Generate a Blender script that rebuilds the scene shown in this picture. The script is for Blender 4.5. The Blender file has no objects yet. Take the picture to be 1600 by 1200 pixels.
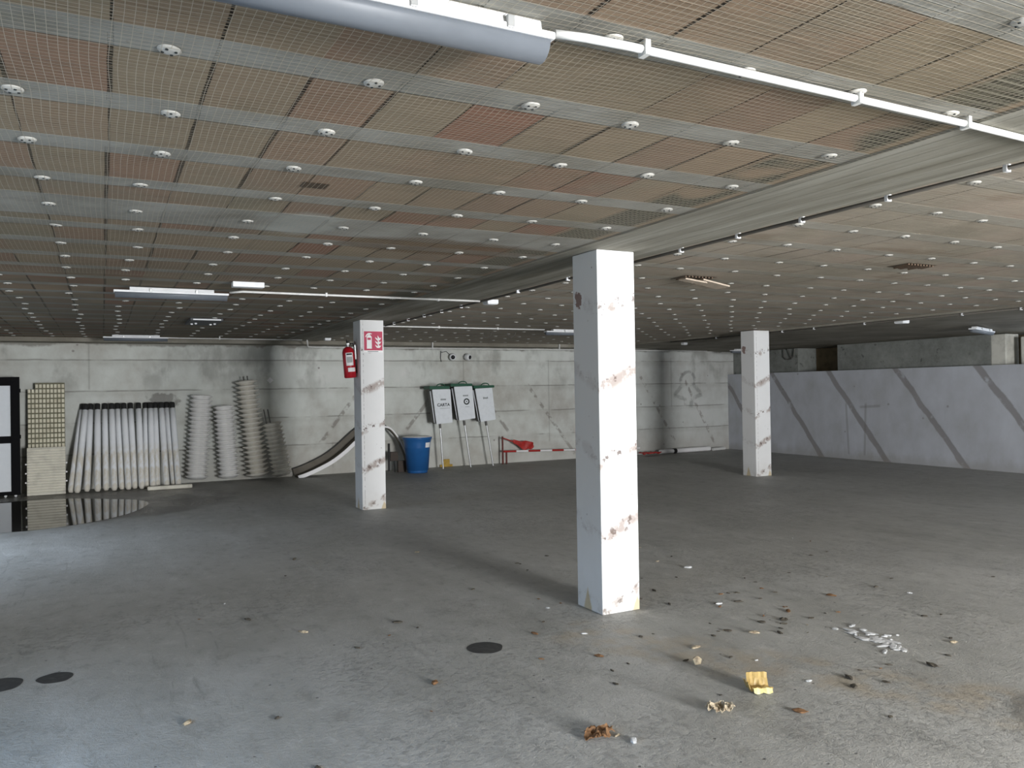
import bpy, bmesh, math, random
from math import sin, cos, pi, radians, hypot, atan2, floor as mfloor
from mathutils import Vector, Matrix, noise as mnoise
random.seed(11)
S = bpy.context.scene
COL = S.collection

# ------------------------------------------------------------------ camera, world, light, exposure
def make_camera():
    f, yaw, pit, rol = 1246.6, radians(27.195), radians(0.4325), radians(-0.9207)
    fw = Vector((sin(yaw)*cos(pit), cos(yaw)*cos(pit), sin(pit)))
    rt = Vector((cos(yaw), -sin(yaw), 0)); up = rt.cross(fw)
    r2 = cos(rol)*rt + sin(rol)*up; u2 = -sin(rol)*rt + cos(rol)*up
    cd = bpy.data.cameras.new('camera'); cd.sensor_fit = 'HORIZONTAL'; cd.sensor_width = 36
    cd.lens = f/1600*36; cd.clip_start = .05; cd.clip_end = 200
    o = bpy.data.objects.new('camera', cd); COL.objects.link(o)
    M = Matrix((r2, u2, -fw)).transposed().to_4x4(); M.translation = (0, 0, 1.6)
    o.matrix_world = M; S.camera = o
make_camera()
S.view_settings.view_transform = 'Standard'; S.view_settings.look = 'None'
S.view_settings.gamma = 1; S.view_settings.exposure = 0.0
S.view_settings.use_curve_mapping = False
W = bpy.data.worlds.new('World'); S.world = W; W.use_nodes = True
W.node_tree.nodes['Background'].inputs[0].default_value = (.72, .84, 1, 1)
W.node_tree.nodes['Background'].inputs[1].default_value = 1.0

def area(name, loc, direction, sx, sy, power, col, spread=180):
    l = bpy.data.lights.new(name, 'AREA'); l.shape = 'RECTANGLE'; l.size = sx; l.size_y = sy
    l.energy = power; l.color = col; l.spread = radians(spread)
    o = bpy.data.objects.new(name, l); COL.objects.link(o); o.location = loc
    o.rotation_euler = Vector(direction).to_track_quat('-Z', 'Y').to_euler()
    return o
# daylight through the entrance behind the viewer, the openings in the left wall and the high strip on the right
area('entrance_daylight', (4.5, -5.9, 1.2), (-.01, 1, .03), 2.2, 2.2, 1900, (.975, .985, 1.0))
area('left_gate_daylight', (-2.85, 2.2, 1.15), (1, .2, -1.15), 3.6, 1.8, 100, (.40, .65, 1), 95)
area('left_far_gate_daylight', (-2.85, 9.6, 1.3), (1, -.1, -.9), 2.6, 1.9, 40, (.66, .80, 1), 100)
area('right_strip_daylight', (14.9, 5.0, 2.2), (-1, .15, -.35), 6.0, .45, 90, (.78, .88, 1))

# ------------------------------------------------------------------ node helper
class Nd:
    """tiny expression builder for shader nodes"""
    def __init__(s, nt, sock): s.nt = nt; s.s = sock
    def _m(s, op, *a):
        n = s.nt.nodes.new('ShaderNodeMath'); n.operation = op
        for i, v in enumerate((s,)+a):
            if isinstance(v, Nd): s.nt.links.new(v.s, n.inputs[i])
            else: n.inputs[i].default_value = float(v)
        return Nd(s.nt, n.outputs[0])
    def __add__(s, o): return s._m('ADD', o)
    def __sub__(s, o): return s._m('SUBTRACT', o)
    def __mul__(s, o): return s._m('MULTIPLY', o)
    def __truediv__(s, o): return s._m('DIVIDE', o)
    __radd__ = __add__
    __rmul__ = __mul__
    def __rsub__(s, o): return (s*-1)+o
    def fract(s): return s._m('FRACT')
    def floor(s): return s._m('FLOOR')
    def abs(s): return s._m('ABSOLUTE')
    def lt(s, o): return s._m('LESS_THAN', o)
    def gt(s, o): return s._m('GREATER_THAN', o)
    def mn(s, o): return s._m('MINIMUM', o)
    def mx(s, o): return s._m('MAXIMUM', o)
    def pow(s, o): return s._m('POWER', o)
    def sqrt(s): return s._m('SQRT')
    def clamp(s): return s._m('MAXIMUM', 0)._m('MINIMUM', 1)
    def ramp(s, a, b):      # smooth 0..1 between a and b
        n = s.nt.nodes.new('ShaderNodeMapRange'); n.interpolation_type = 'SMOOTHSTEP'
        s.nt.links.new(s.s, n.inputs[0])
        if a <= b:
            n.inputs[1].default_value = a; n.inputs[2].default_value = b; n.inputs[3].default_value = 0; n.inputs[4].default_value = 1
        else:
            n.inputs[1].default_value = b; n.inputs[2].default_value = a; n.inputs[3].default_value = 1; n.inputs[4].default_value = 0
        return Nd(s.nt, n.outputs[0])

class Mat:
    def __init__(s, name, rough=.8, spec=.3):
        s.m = bpy.data.materials.new(name); s.m.use_nodes = True; s.nt = s.m.node_tree
        s.b = s.nt.nodes['Principled BSDF']; s.b.inputs['Roughness'].default_value = rough
        s.b.inputs['Specular IOR Level'].default_value = spec
        tc = s.nt.nodes.new('ShaderNodeTexCoord'); s.co = tc.outputs['Object']
        sp = s.nt.nodes.new('ShaderNodeSeparateXYZ'); s.nt.links.new(s.co, sp.inputs[0])
        s.x, s.y, s.z = (Nd(s.nt, sp.outputs[i]) for i in range(3))
    def vec(s, x, y, z):
        n = s.nt.nodes.new('ShaderNodeCombineXYZ')
        for i, v in enumerate((x, y, z)):
            if isinstance(v, Nd): s.nt.links.new(v.s, n.inputs[i])
            else: n.inputs[i].default_value = v
        return n.outputs[0]
    def noise(s, scale, detail=4, sc=(1, 1, 1), rough=.55, off=0, dist=0):
        mp = s.nt.nodes.new('ShaderNodeMapping'); s.nt.links.new(s.co, mp.inputs[0])
        mp.inputs['Scale'].default_value = sc; mp.inputs['Location'].default_value = (off, off*1.7, off*.6)
        n = s.nt.nodes.new('ShaderNodeTexNoise'); n.inputs['Scale'].default_value = scale
        n.inputs['Detail'].default_value = detail; n.inputs['Roughness'].default_value = rough
        n.inputs['Distortion'].default_value = dist
        s.nt.links.new(mp.outputs[0], n.inputs['Vector']); return Nd(s.nt, n.outputs[0])
    def voro(s, scale, off=0, sc=(1, 1, 1)):
        mp = s.nt.nodes.new('ShaderNodeMapping'); s.nt.links.new(s.co, mp.inputs[0])
        mp.inputs['Location'].default_value = (off, off, off); mp.inputs['Scale'].default_value = sc
        n = s.nt.nodes.new('ShaderNodeTexVoronoi'); n.inputs['Scale'].default_value = scale
        s.nt.links.new(mp.outputs[0], n.inputs['Vector']); return Nd(s.nt, n.outputs['Distance'])
    def white(s, x, y, z=0.0):
        n = s.nt.nodes.new('ShaderNodeTexWhiteNoise'); n.noise_dimensions = '3D'
        s.nt.links.new(s.vec(x, y, z), n.inputs['Vector']); return Nd(s.nt, n.outputs['Value'])
    def col(s, c):
        n = s.nt.nodes.new('ShaderNodeRGB'); n.outputs[0].default_value = (*c, 1); return n.outputs[0]
    def mix(s, f, a, b):
        n = s.nt.nodes.new('ShaderNodeMix'); n.data_type = 'RGBA'
        if isinstance(f, Nd): s.nt.links.new(f.s, n.inputs[0])
        else: n.inputs[0].default_value = f
        for v, i in ((a, 6), (b, 7)):
            if isinstance(v, tuple): n.inputs[i].default_value = (*v, 1)
            else: s.nt.links.new(v, n.inputs[i])
        return n.outputs[2]
    def cramp(s, f, stops):
        n = s.nt.nodes.new('ShaderNodeValToRGB'); s.nt.links.new(f.s, n.inputs[0])
        e = n.color_ramp.elements
        while len(e) < len(stops): e.new(.5)
        for k, (p, c) in enumerate(stops): e[k].position = p; e[k].color = (*c, 1)
        return n.outputs[0]
    def base(s, c):
        if isinstance(c, tuple): s.b.inputs['Base Color'].default_value = (*c, 1)
        else: s.nt.links.new(c, s.b.inputs['Base Color'])
        return s
    def rough(s, r): s.nt.links.new(r.s, s.b.inputs['Roughness']); return s
    def bump(s, h, strength=.4, dist=.01):
        n = s.nt.nodes.new('ShaderNodeBump'); n.inputs['Strength'].default_value = strength
        n.inputs['Distance'].default_value = dist
        s.nt.links.new(h.s, n.inputs['Height']); s.nt.links.new(n.outputs[0], s.b.inputs['Normal']); return s
    def seg(s, u, v, a, b, w):      # soft mask of a straight band between two points in the (u, v) plane
        dx, dy = b[0]-a[0], b[1]-a[1]; L = hypot(dx, dy); dx /= L; dy /= L
        al = (u-a[0])*dx + (v-a[1])*dy; ac = ((u-a[0])*dy - (v-a[1])*dx).abs()
        return ac.ramp(w, w*.45) * al.ramp(-.03, .03) * al.ramp(L+.03, L-.03)

def simple(name, c, rough=.6, spec=.4, dirt=.12, dscale=14, metal=0, dirtc=None):
    m = Mat(name, rough, spec); n = m.noise(dscale, 4)
    d = dirtc if dirtc else tuple(v*.62 for v in c)
    m.base(m.mix((n.ramp(.42, .78))*min(1, dirt*4), c, d)); m.bump(n, .1, .002)
    m.b.inputs['Metallic'].default_value = metal
    return m.m

# ------------------------------------------------------------------ materials of the place
def mat_floor():
    m = Mat('concrete_floor', .7, .35)
    big = m.noise(.35, 5); mid = m.noise(1.6, 6, (1, .55, 1), .6, 3, .4); fine = m.noise(38, 5, rough=.7, off=5)
    streak = m.noise(1.1, 5, (2.6, .35, 1), .62, 9, .6)
    grit = m.noise(140, 3, rough=.7, off=2)
    c = m.cramp(big*.42+mid*.38+streak*.2, [(.32, (.29, .288, .262)), (.45, (.385, .383, .358)), (.55, (.46, .458, .435)), (.67, (.55, .547, .525))])
    c = m.mix(fine.ramp(.35, .75)*.28, c, (.42, .41, .39))
    c = m.mix(grit.ramp(.55, .8)*.32, c, (.09, .088, .08))
    # rubble dust spread over the near right part and around the near pillar
    dust = (m.noise(24, 6, rough=.75, off=8)).ramp(.50, .72) * m.noise(.8, 3, off=4).ramp(.40, .62)
    c = m.mix(dust*.4, c, (.47, .45, .40))
    m8 = m.noise(8, 6, (1, .7, 1), .75, 31, .12)
    c = m.mix(m8.ramp(.50, .70)*.42, c, (.20, .195, .175)); c = m.mix(m8.ramp(.46, .32)*.35, c, (.62, .61, .58))
    sk = m.noise(3, 5, (4, .35, 1), .65, 41, .8).ramp(.60, .72)*m.noise(.9, 2, off=17).ramp(.42, .6)
    c = m.mix(sk*.45, c, (.17, .165, .15))
    # pits and black crumbs
    v = m.voro(9, 3); pits = v.ramp(.085, .04) * m.noise(1.3, 2, off=12).ramp(.46, .58)
    c = m.mix(pits*.75, c, (.06, .058, .055))
    # pale tan trail crossing the near right floor
    tr = m.seg(m.x, m.y+(m.noise(2.5, 4, off=6)-.5)*.5, (2.7, 4.6), (4.2, 2.0), .35)
    c = m.mix(tr*m.noise(5, 4, off=7).ramp(.38, .65)*.5, c, (.42, .34, .23))
    # dark tyre-blackened patch at the right
    dk = ((m.x-4.12)/.36).pow(2)+((m.y-2.12)/.36).pow(2)+(m.noise(3, 4, off=14)-.5)*1.2
    c = m.mix(dk.ramp(1.1, .6)*.55, c, (.10, .09, .07))
    # damp ground around the puddle; floor darker towards the back wall
    wob = (m.noise(1.8, 5, off=21)-.5)
    wet = (((m.x+.9)/2.85).pow(2)+((m.y-13.4)/2.0).pow(2)+wob*.7)
    wetm = wet.ramp(1.05, .82)
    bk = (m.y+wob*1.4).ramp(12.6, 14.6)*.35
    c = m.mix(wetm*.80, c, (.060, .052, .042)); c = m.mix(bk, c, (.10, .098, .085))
    m.base(c)
    m.rough((mid.ramp(.3, .7)*.2+.40) - wetm*.2)
    m.bump(fine*1.0+grit*.5+mid*.8+m8*.8+dust*1.1-pits*1.2, .8, .013)
    return m.m

def mat_ceiling(right=False):
    m = Mat('hollow_tile_ceiling_right' if right else 'hollow_tile_ceiling', .9, .15)
    wob = (m.noise(3, 3)-.5)
    x = m.x; y = m.y
    jy = ((y-2.443)/.562); cell = (jy+.5).floor(); jd = ((jy+.5).fract()-.5).abs()*.562
    joist = (jd+wob*.02).ramp(.086, .078)
    if not right:
        wr = ((y-4.76).abs()+wob*.03).ramp(.27, .25); joist = joist.mx(wr)
    tx = (x-.03+wob*.012)/.285; ti = tx.floor(); rowi = jy.floor()
    rnd = m.white(ti, rowi, 1.5); rnd2 = m.white(ti, rowi, 7.5)
    tile = m.cramp(rnd, [(0, (.30, .21, .15)), (.2, (.34, .255, .175)), (.45, (.32, .26, .18)), (.62, (.36, .285, .195)), (.8, (.33, .225, .155)), (.93, (.32, .18, .125)), (1, (.30, .155, .105))])
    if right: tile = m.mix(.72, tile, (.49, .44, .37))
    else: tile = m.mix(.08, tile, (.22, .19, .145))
    ln = m.noise(6, 3, (.35, 9, 1), .6, 4); ln2 = m.noise(20, 2, (.12, 3.2, 1), .5, 7)
    tile = m.mix(ln.ramp(.5, .72)*.42, tile, (.17, .115, .08))
    groove = ((y/.028).fract()-.5).abs().ramp(.40, .5)
    tile = m.mix(groove*ln2.ramp(.38, .6)*.5, tile, (.15, .10, .07))
    patch = m.noise(1.1, 5, off=9)
    tile = m.mix(patch.ramp(.52, .72)*.55, tile, (.25, .24, .18))
    # open seams between tiles: dark, broken into dots
    sd = ((tx+.5).fract()-.5).abs()*.285
    w = rnd2*.009+.002
    seam = (w-sd).ramp(-.001, .0015)
    dots = ((y/.019).fract()).ramp(.18, .4)
    seam = seam*dots*rnd2.gt(.22 if not right else .72)
    tile = m.mix(seam*.96, tile, (.012, .010, .008))
    conc = m.cramp(m.noise(2.2, 6, (1, 1.4, 1), .6, 3), [(.3, (.25, .245, .215)), (.5, (.34, .338, .305)), (.7, (.42, .418, .385))])
    conc = m.mix(m.noise(30, 3, off=3).ramp(.62, .75)*.4, conc, (.12, .11, .09))
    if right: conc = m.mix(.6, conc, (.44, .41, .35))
    c = m.mix(joist, tile, conc)
    st = m.noise(.75, 5, (1, 1.6, 1), .62, 15)
    if not right:
        # rust-brown soaking beyond the wide rib, white bloom beside it, end-of-tile grilles by the beam
        wb = m.noise(3, 4, off=31)-.5
        rs = ((x-2.1)/.85).pow(2)+((y-5.15)/.30).pow(2)+wb*1.6
        c = m.mix(rs.ramp(1.1, .5)*.62, c, (.13, .075, .035))
        bl = ((x-1.05)/.3).pow(2)+((y-4.75)/.4).pow(2)+wb*2.6
        c = m.mix(bl.ramp(1.0, .2)*.5, c, (.52, .55, .52))
        gx = x.ramp(2.60, 2.66)*x.ramp(2.95, 2.90)*(m.noise(1.7, 1, off=2)).ramp(.36, .44)
        gr = (((x/.03).fract()-.5).abs().ramp(.38, .30))*(((y/.042).fract()-.5).abs().ramp(.36, .28))
        c = m.mix(gx*(1-joist), c, (.21, .20, .15)); c = m.mix(gx*gr*(1-joist)*.9, c, (.03, .028, .02))
        c = m.mix(st.ramp(.50, .66)*.42, c, (.17, .15, .10))
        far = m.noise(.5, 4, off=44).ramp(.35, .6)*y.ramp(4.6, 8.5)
        c = m.mix(far*.45+y.ramp(6, 11)*.25, c, (.155, .145, .115))  # brownish patches, plus fading light painted in as darkening with depth
    else:
        c = m.mix(st.ramp(.45, .62)*.5, c, (.29, .265, .21))
        st2 = m.noise(1.3, 5, (.8, 2.2, 1), .6, 52)
        c = m.mix(st2.ramp(.56, .68)*.5, c, (.21, .155, .10))
        c = m.mix(st2.ramp(.44, .36)*.4, c, (.33, .31, .27))
        c = m.mix(y.ramp(7, 12)*.3, c, (.22, .20, .165))  # far end coloured darker for the light fading with depth
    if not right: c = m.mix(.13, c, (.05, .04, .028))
    m.base(c)
    m.bump(joist*.6+groove*.25-seam*2+ln*.3+m.noise(60, 3)*.2, .6, .01)
    return m.m

def mat_beam():
    m = Mat('board_marked_beam_concrete', .9, .15)
    brd = m.noise(1.4, 5, (7, .5, 2), .62, 2, .3); big = m.noise(.9, 4, (1.5, .5, 1), .5, 5)
    c = m.cramp(brd*.65+big*.35, [(.33, (.165, .155, .125)), (.48, (.25, .24, .20)), (.58, (.31, .30, .255)), (.7, (.38, .37, .33))])
    bl = ((m.x/.105).fract()-.5).abs().ramp(.46, .5)
    c = m.mix(bl*.45, c, (.12, .11, .09))
    ol = m.noise(1.2, 4, (3, .5, 1), .5, 17).ramp(.55, .68)
    c = m.mix(ol*.5, c, (.15, .135, .095))
    m.base(c); m.bump(brd+bl*-.6+m.noise(60, 3)*.25, .6, .01); return m.m

def mat_backwall():
    m = Mat('cast_wall_pale_paint', .85, .2)
    x = m.x; z = m.z
    a = m.noise(.55, 5, (1, 1, 1.3), .55, 2); b = m.noise(3.5, 5, (1, 1, .8), .6, 6)
    c = m.cramp(a*.6+b*.4, [(.34, (.44, .425, .385)), (.47, (.56, .57, .53)), (.56, (.63, .65, .61)), (.7, (.70, .70, .67))])
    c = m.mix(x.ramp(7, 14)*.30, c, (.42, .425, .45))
    wz = (m.noise(2.2, 3, off=3)-.5)*.03
    for k, zz in enumerate((2.24, 1.695, 1.14, .60)):
        d = ((z+wz)-zz).abs(); br = m.noise(1.8, 4, off=20+k).ramp(.34, .55)
        c = m.mix(d.ramp(.020, .004)*br*.62, c, (.17, .165, .145))
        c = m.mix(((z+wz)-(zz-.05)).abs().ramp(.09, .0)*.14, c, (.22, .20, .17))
    for xx, lo, hi in ((9.0, .4, 2.25), (12.48, 1.1, 2.3), (6.9, 1.7, 2.3), (4.05, .1, .6), (-.2, 1.7, 2.5)):
        c = m.mix((x-xx).abs().ramp(.022, .006)*z.ramp(lo, lo+.05)*z.ramp(hi+.05, hi)*.3, c, (.16, .155, .14))
    for A, B in (((11.55, 1.88), (12.55, .30)), ((12.80, 1.95), (13.82, .18)), ((8.35, 1.85), (9.66, .12)), ((3.8, .60), (4.62, 1.66)), ((5.6, .82), (6.3, 1.66)), ((7.5, 1.3), (7.95, .7))):
        s_ = m.seg(x, z, A, B, .05)*m.noise(7, 4, off=A[0]).ramp(.43, .55)
        c = m.mix(s_*.55, c, (.15, .12, .10))
    # chip of lost render shaped like a keyhole (outline only)
    kn = m.noise(5, 4, off=61).ramp(.36, .56)
    dd = (((x-13.0)/.22).pow(2)+((z-1.78)/.2).pow(2)).sqrt()+(m.noise(4, 3, off=62)-.5)*.4
    ring = (dd-1).abs().ramp(.28, .1)*z.ramp(1.62, 1.68)
    c = m.mix(ring*kn*.6, c, (.17, .17, .165))
    for A, B in (((12.83, 1.66), (12.55, 1.40)), ((12.55, 1.40), (12.87, 1.32)), ((13.17, 1.66), (13.44, 1.42)), ((13.44, 1.42), (13.1, 1.30)), ((12.9, 1.33), (12.92, 1.1)), ((13.12, 1.33), (13.08, 1.1))):
        c = m.mix(m.seg(x+(m.noise(4, 3, off=63)-.5)*.12, z, A, B, .07)*kn*.45, c, (.18, .18, .17))
    # damp stains below the ceiling and grime at the foot
    st = m.noise(1.1, 5, (1.3, 1, .7), .6, 33)
    c = m.mix(st.ramp(.50, .64)*z.ramp(1.2, 2.2)*.5, c, (.20, .195, .175))
    hs = ((x-1.0)/.30).pow(2)+((z-1.52)/.13).pow(2)+(m.noise(9, 4, off=8)-.5)*3
    c = m.mix(hs.ramp(1.1, .5)*.62, c, (.13, .12, .11))
    c = m.mix((z+(b-.5)*.5).ramp(.75, .1)*.28, c, (.36, .31, .26))
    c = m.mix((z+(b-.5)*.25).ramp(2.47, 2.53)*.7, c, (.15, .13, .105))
    sp = m.voro(2.6, 5).ramp(.07, .04)*m.noise(1.0, 2, off=40).ramp(.45, .55)
    c = m.mix(sp*.6, c, (.16, .13, .12))
    m.base(c); m.bump(b*.6+m.noise(45, 3)*.25, .35, .012); return m.m

def mat_rightwall():
    m = Mat('rendered_wall_grey_paint', .85, .2)
    y = m.y; z = m.z
    a = m.noise(.6, 5, off=4); b = m.noise(3, 5, (1, 1, .6), .6, 6)
    c = m.cramp(a*.6+b*.4, [(.33, (.38, .385, .39)), (.48, (.45, .465, .50)), (.6, (.50, .52, .565)), (.72, (.54, .57, .62))])
    k = ((y - (z-1.9)*.765)-9.13)/1.685
    k = k + (m.noise(2.5, 3, off=9)-.5)*.07
    d = ((k+.5).fract()-.5).abs()*1.685*.8
    st = d.ramp(.075, .045)*m.noise(4, 5, off=11).ramp(.28, .45)
    c = m.mix(st*.62, c, (.17, .15, .135))
    for A, B in (((12.05, 1.2), (12.0, .1)), ((11.55, 1.2), (11.6, .1)), ((11.2, 1.15), (11.7, 1.12))):
        c = m.mix(m.seg(y, z, A, B, .035)*.4, c, (.20, .19, .18))
    c = m.mix((z+(b-.5)*.4).ramp(.25, .02)*.35, c, (.27, .245, .21))
    sp = m.voro(1.9, 5).ramp(.06, .035)
    c = m.mix(sp*.5, c, (.17, .15, .13))
    m.base(c); m.bump(b*.5+m.noise(45, 3)*.25-st*.4, .35, .012); return m.m

def mat_upperwall():
    m = Mat('bare_grey_concrete', .9, .2)
    a = m.noise(1.2, 5, off=4); b = m.noise(9, 5, rough=.65, off=6)
    c = m.cramp(a*.6+b*.4, [(.35, (.16, .165, .15)), (.5, (.225, .235, .22)), (.65, (.29, .30, .28))])
    c = m.mix(m.noise(6, 4, off=15).ramp(.62, .7)*.7, c, (.05, .05, .045))
    m.base(c); m.bump(b, .6, .015); return m.m

def mat_pillar():
    m = Mat('white_painted_pillar', .7, .3)
    u = m.x+m.y; z = m.z
    a = m.noise(2, 4, off=3); n6 = m.noise(7, 5, off=5, rough=.65); n20 = m.noise(22, 4, off=6)
    c = m.mix(a.ramp(.45, .75)*.25, (.75, .75, .745), (.62, .62, .615))
    k = (z - u*.42 + (a-.5)*.12)/.53; d = ((k+.35).fract()-.5).abs()*.53
    fr = m.y.lt(.01)*.75+.25
    band = d.ramp(.075, .02)*n6.ramp(.45, .58)*fr
    c = m.mix(band*.8, c, (.33, .26, .23))
    chip = d.ramp(.07, .02)*n20.ramp(.56, .63)*fr
    c = m.mix(chip*.85, c, (.14, .10, .085))
    sp = m.voro(11, 4).ramp(.10, .05)*n6.ramp(.52, .62)
    c = m.mix(sp*.8, c, (.22, .18, .16))
    # worn corner bead
    eb = (m.x+.128).abs().ramp(.006, .002)*m.noise(9, 3, (1, 1, 3), off=9).ramp(.42, .55)
    c = m.mix(eb*.6, c, (.28, .27, .26))
    # ochre foam stain on the foot corners
    ft = (((m.x-.14).abs()/.045+z/.11+(n6-.5)*1.0).ramp(1.1, .8)*m.y.lt(.01)).mx(((m.y-.19).abs()/.055+z/.17+(n6-.5)*1.0).ramp(1.1, .8)*m.y.gt(.01))
    c = m.mix(ft*.75, c, (.50, .36, .13))
    c = m.mix((z+(n6-.5)*.3).ramp(.32, .05)*.25, c, (.48, .46, .42))
    rb = (((m.y-.26)/.04).pow(2)+((z-2.27)/.07).pow(2)+(n20-.5)*6+(n6-.5)*4).ramp(1.1, .7)*m.y.gt(.01)
    c = m.mix(rb*.8, c, (.16, .06, .035))
    m.base(c); m.bump(a+chip*-1.0+band*-.4, .3, .006); return m.m

M = dict(floor=mat_floor(), ceil=mat_ceiling(), ceilr=mat_ceiling(True), beam=mat_beam(), back=mat_backwall(),
         rwall=mat_rightwall(), upper=mat_upperwall(), pillar=mat_pillar())
m = Mat('dark_slab_concrete', .9, .15); n_ = m.noise(1.4, 5, (1, .7, 1)); M['slab'] = m.base(m.cramp(n_, [(.35, (.18, .165, .135)), (.55, (.25, .235, .195)), (.7, (.31, .29, .25))])).bump(m.noise(20, 4), .5, .01).m
M['plaster'] = simple('old_cream_plaster', (.62, .61, .55), .85, .2, .2, 5)
M['ochre'] = simple('ochre_stained_plaster', (.24, .19, .12), .9, .1, .25, 6)
M['dark'] = simple('blackened_recess', (.05, .04, .03), .9, .1)
M['white'] = simple('white_plastic', (.74, .75, .76), .45, .4, .06)
M['plug'] = simple('dusty_white_plug', (.56, .55, .51), .5, .35, .15, 12)
M['pvc'] = simple('white_pvc_conduit', (.72, .72, .70), .5, .4, .12, 9)
M['greypipe'] = simple('dusty_dark_conduit', (.11, .10, .085), .7, .3, .1, 12)
M['diffuser'] = simple('frosted_diffuser', (.13, .145, .165), .5, .4, .08, 6)
M['steel'] = simple('dull_steel', (.42, .43, .43), .4, .5, .1, 20, .7)
M['net'] = simple('plastic_netting_cord', (.44, .39, .31), .6, .3, .05)
M['black'] = simple('black_frame', (.004, .004, .005), .6, .08, .05)
M['blackcap'] = simple('black_cap', (.02, .02, .02), .6, .3, .05)
M['board'] = simple('white_board', (.78, .82, .86), .3, .4, .02)
M['beige'] = simple('beige_plastic_panel', (.72, .69, .59), .55, .35, .15, 6)
M['grate'] = simple('yellowed_plastic_grating', (.74, .70, .55), .55, .35, .15, 8, dirtc=(.42, .36, .24))
M['olive'] = simple('dark_olive_backing', (.20, .19, .13), .8, .2)  # dark olive plate behind the grating blocks
M['disc'] = simple('white_plastic_disc', (.88, .87, .85), .5, .35, .1, 8)
M['disc2'] = simple('aged_beige_plastic_disc', (.74, .71, .64), .55, .3, .14, 8)
M['brown'] = simple('dark_brown_wood', (.07, .055, .045), .7, .3, .1)
M['chutein'] = simple('shaded_brown_channel', (.15, .135, .11), .7, .3, .15, 5)  # shadow inside the channel is put into this brown-grey colour
M['blue'] = simple('blue_plastic', (.02, .115, .33), .35, .5, .06, 10)
M['green'] = simple('green_plastic_lid', (.012, .085, .045), .45, .4, .06)
M['binbody'] = simple('white_enamelled_metal', (.76, .79, .82), .4, .4, .05)
M['bindark'] = simple('dark_grey_metal', (.10, .095, .085), .5, .4, .06)
M['ink'] = simple('dark_print', (.03, .035, .035), .7, .2, .02)
M['greyink'] = simple('grey_print', (.20, .22, .22), .7, .2, .02)
M['red'] = simple('extinguisher_red', (.42, .008, .018), .3, .5, .04)
M['signred'] = simple('sign_red', (.48, .03, .085), .5, .4, .04)
M['signwhite'] = simple('sign_white', (.85, .84, .84), .5, .4, .03)
M['barred'] = simple('barrier_red', (.42, .025, .02), .5, .4, .12)
M['rust'] = simple('rusty_red_metal', (.16, .05, .04), .7, .3, .2)
M['glass'] = simple('camera_lens_black', (.01, .01, .012), .1, .6, .0)
M['clay2'] = simple('shadowed_clay_rib', (.20, .14, .10), .95, .05)
M['clay'] = simple('broken_clay_tile', (.50, .42, .34), .9, .1, .15)
M['claydark'] = simple('shaded_clay_inside', (.07, .05, .035), .95, .05)  # near-black clay; the shade inside the hole is put into the colour
M['leaf'] = simple('dry_brown_leaf', (.20, .11, .055), .8, .2, .25, 40)
M['tan'] = simple('pale_crumpled_paper', (.45, .38, .27), .8, .2, .3, 45, dirtc=(.12, .08, .05))
M['gold'] = simple('golden_foil_wrapper', (.40, .28, .10), .45, .4, .2, 30)
M['flake'] = simple('white_paint_flakes', (.66, .67, .68), .8, .2, .2, 25)
M['crumb'] = simple('dark_debris', (.085, .075, .06), .9, .1, .1)
M['spot'] = simple('dark_damp_spot', (.055, .055, .055), .6, .3, .25, 25, dirtc=(.09, .09, .085))
M['yellow'] = simple('yellow_scrap', (.50, .33, .08), .8, .2, .2, 20)
# leaning tubes: white, soiled tan in the lower half
m = Mat('white_tube_soiled_foot', .5, .35); n_ = m.noise(3.5, 4, (3, 3, 1)); g = (m.z+(n_-.5)*.5)
M['tube'] = m.base(m.mix(g.ramp(.78, .55)*n_.ramp(.38, .58)*.6, (.80, .82, .84), (.58, .51, .36))).m
# standing water
m = Mat('still_water', .03, .5); m.b.inputs['IOR'].default_value = 1.33
M['water'] = m.base((.035, .032, .026)).m

# ------------------------------------------------------------------ object helpers
def mesh_obj(name, bm, mats, parent=None, smooth=False):
    me = bpy.data.meshes.new(name); bm.normal_update(); bm.to_mesh(me); bm.free()
    for q in (mats if isinstance(mats, (list, tuple)) else [mats]): me.materials.append(q)
    if smooth:
        for p in me.polygons: p.use_smooth = True
    o = bpy.data.objects.new(name, me); COL.objects.link(o)
    if parent: o.parent = parent
    return o
def tag(o, label=None, cat=None, group=None, kind=None):
    if label: o['label'] = label
    if cat: o['category'] = cat
    if group: o['group'] = group
    if kind: o['kind'] = kind
    return o
def thing(name, label, cat, loc=(0, 0, 0), rot=(0, 0, 0), group=None):
    o = bpy.data.objects.new(name, None); COL.objects.link(o); o.location = loc; o.rotation_euler = rot
    o.empty_display_size = .1
    return tag(o, label, cat, group)
def struct(name, bm, mats, parent=None):
    return tag(mesh_obj(name, bm, mats, parent), kind='structure') if not parent else mesh_obj(name, bm, mats, parent)
def B(): return bmesh.new()
def box(bm, x0, x1, y0, y1, z0, z1, bev=0, mi=0, mat=None):
    r = bmesh.ops.create_cube(bm, size=1)['verts']
    for v in r: v.co = Vector(((x0+x1)/2+v.co.x*(x1-x0), (y0+y1)/2+v.co.y*(y1-y0), (z0+z1)/2+v.co.z*(z1-z0)))
    if bev:
        es = list({e for v in r for e in v.link_edges})
        rr = bmesh.ops.bevel(bm, geom=es, offset=bev, segments=2, affect='EDGES', profile=.6)
        fs = rr['faces']; vs = list({v for f in fs for v in f.verts})
    else: vs = r
    fs = {f for v in vs for f in v.link_faces}
    for f in fs: f.material_index = mi
    if mat:
        for v in {v for f in fs for v in f.verts}: v.co = mat @ v.co
    return bm
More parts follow.
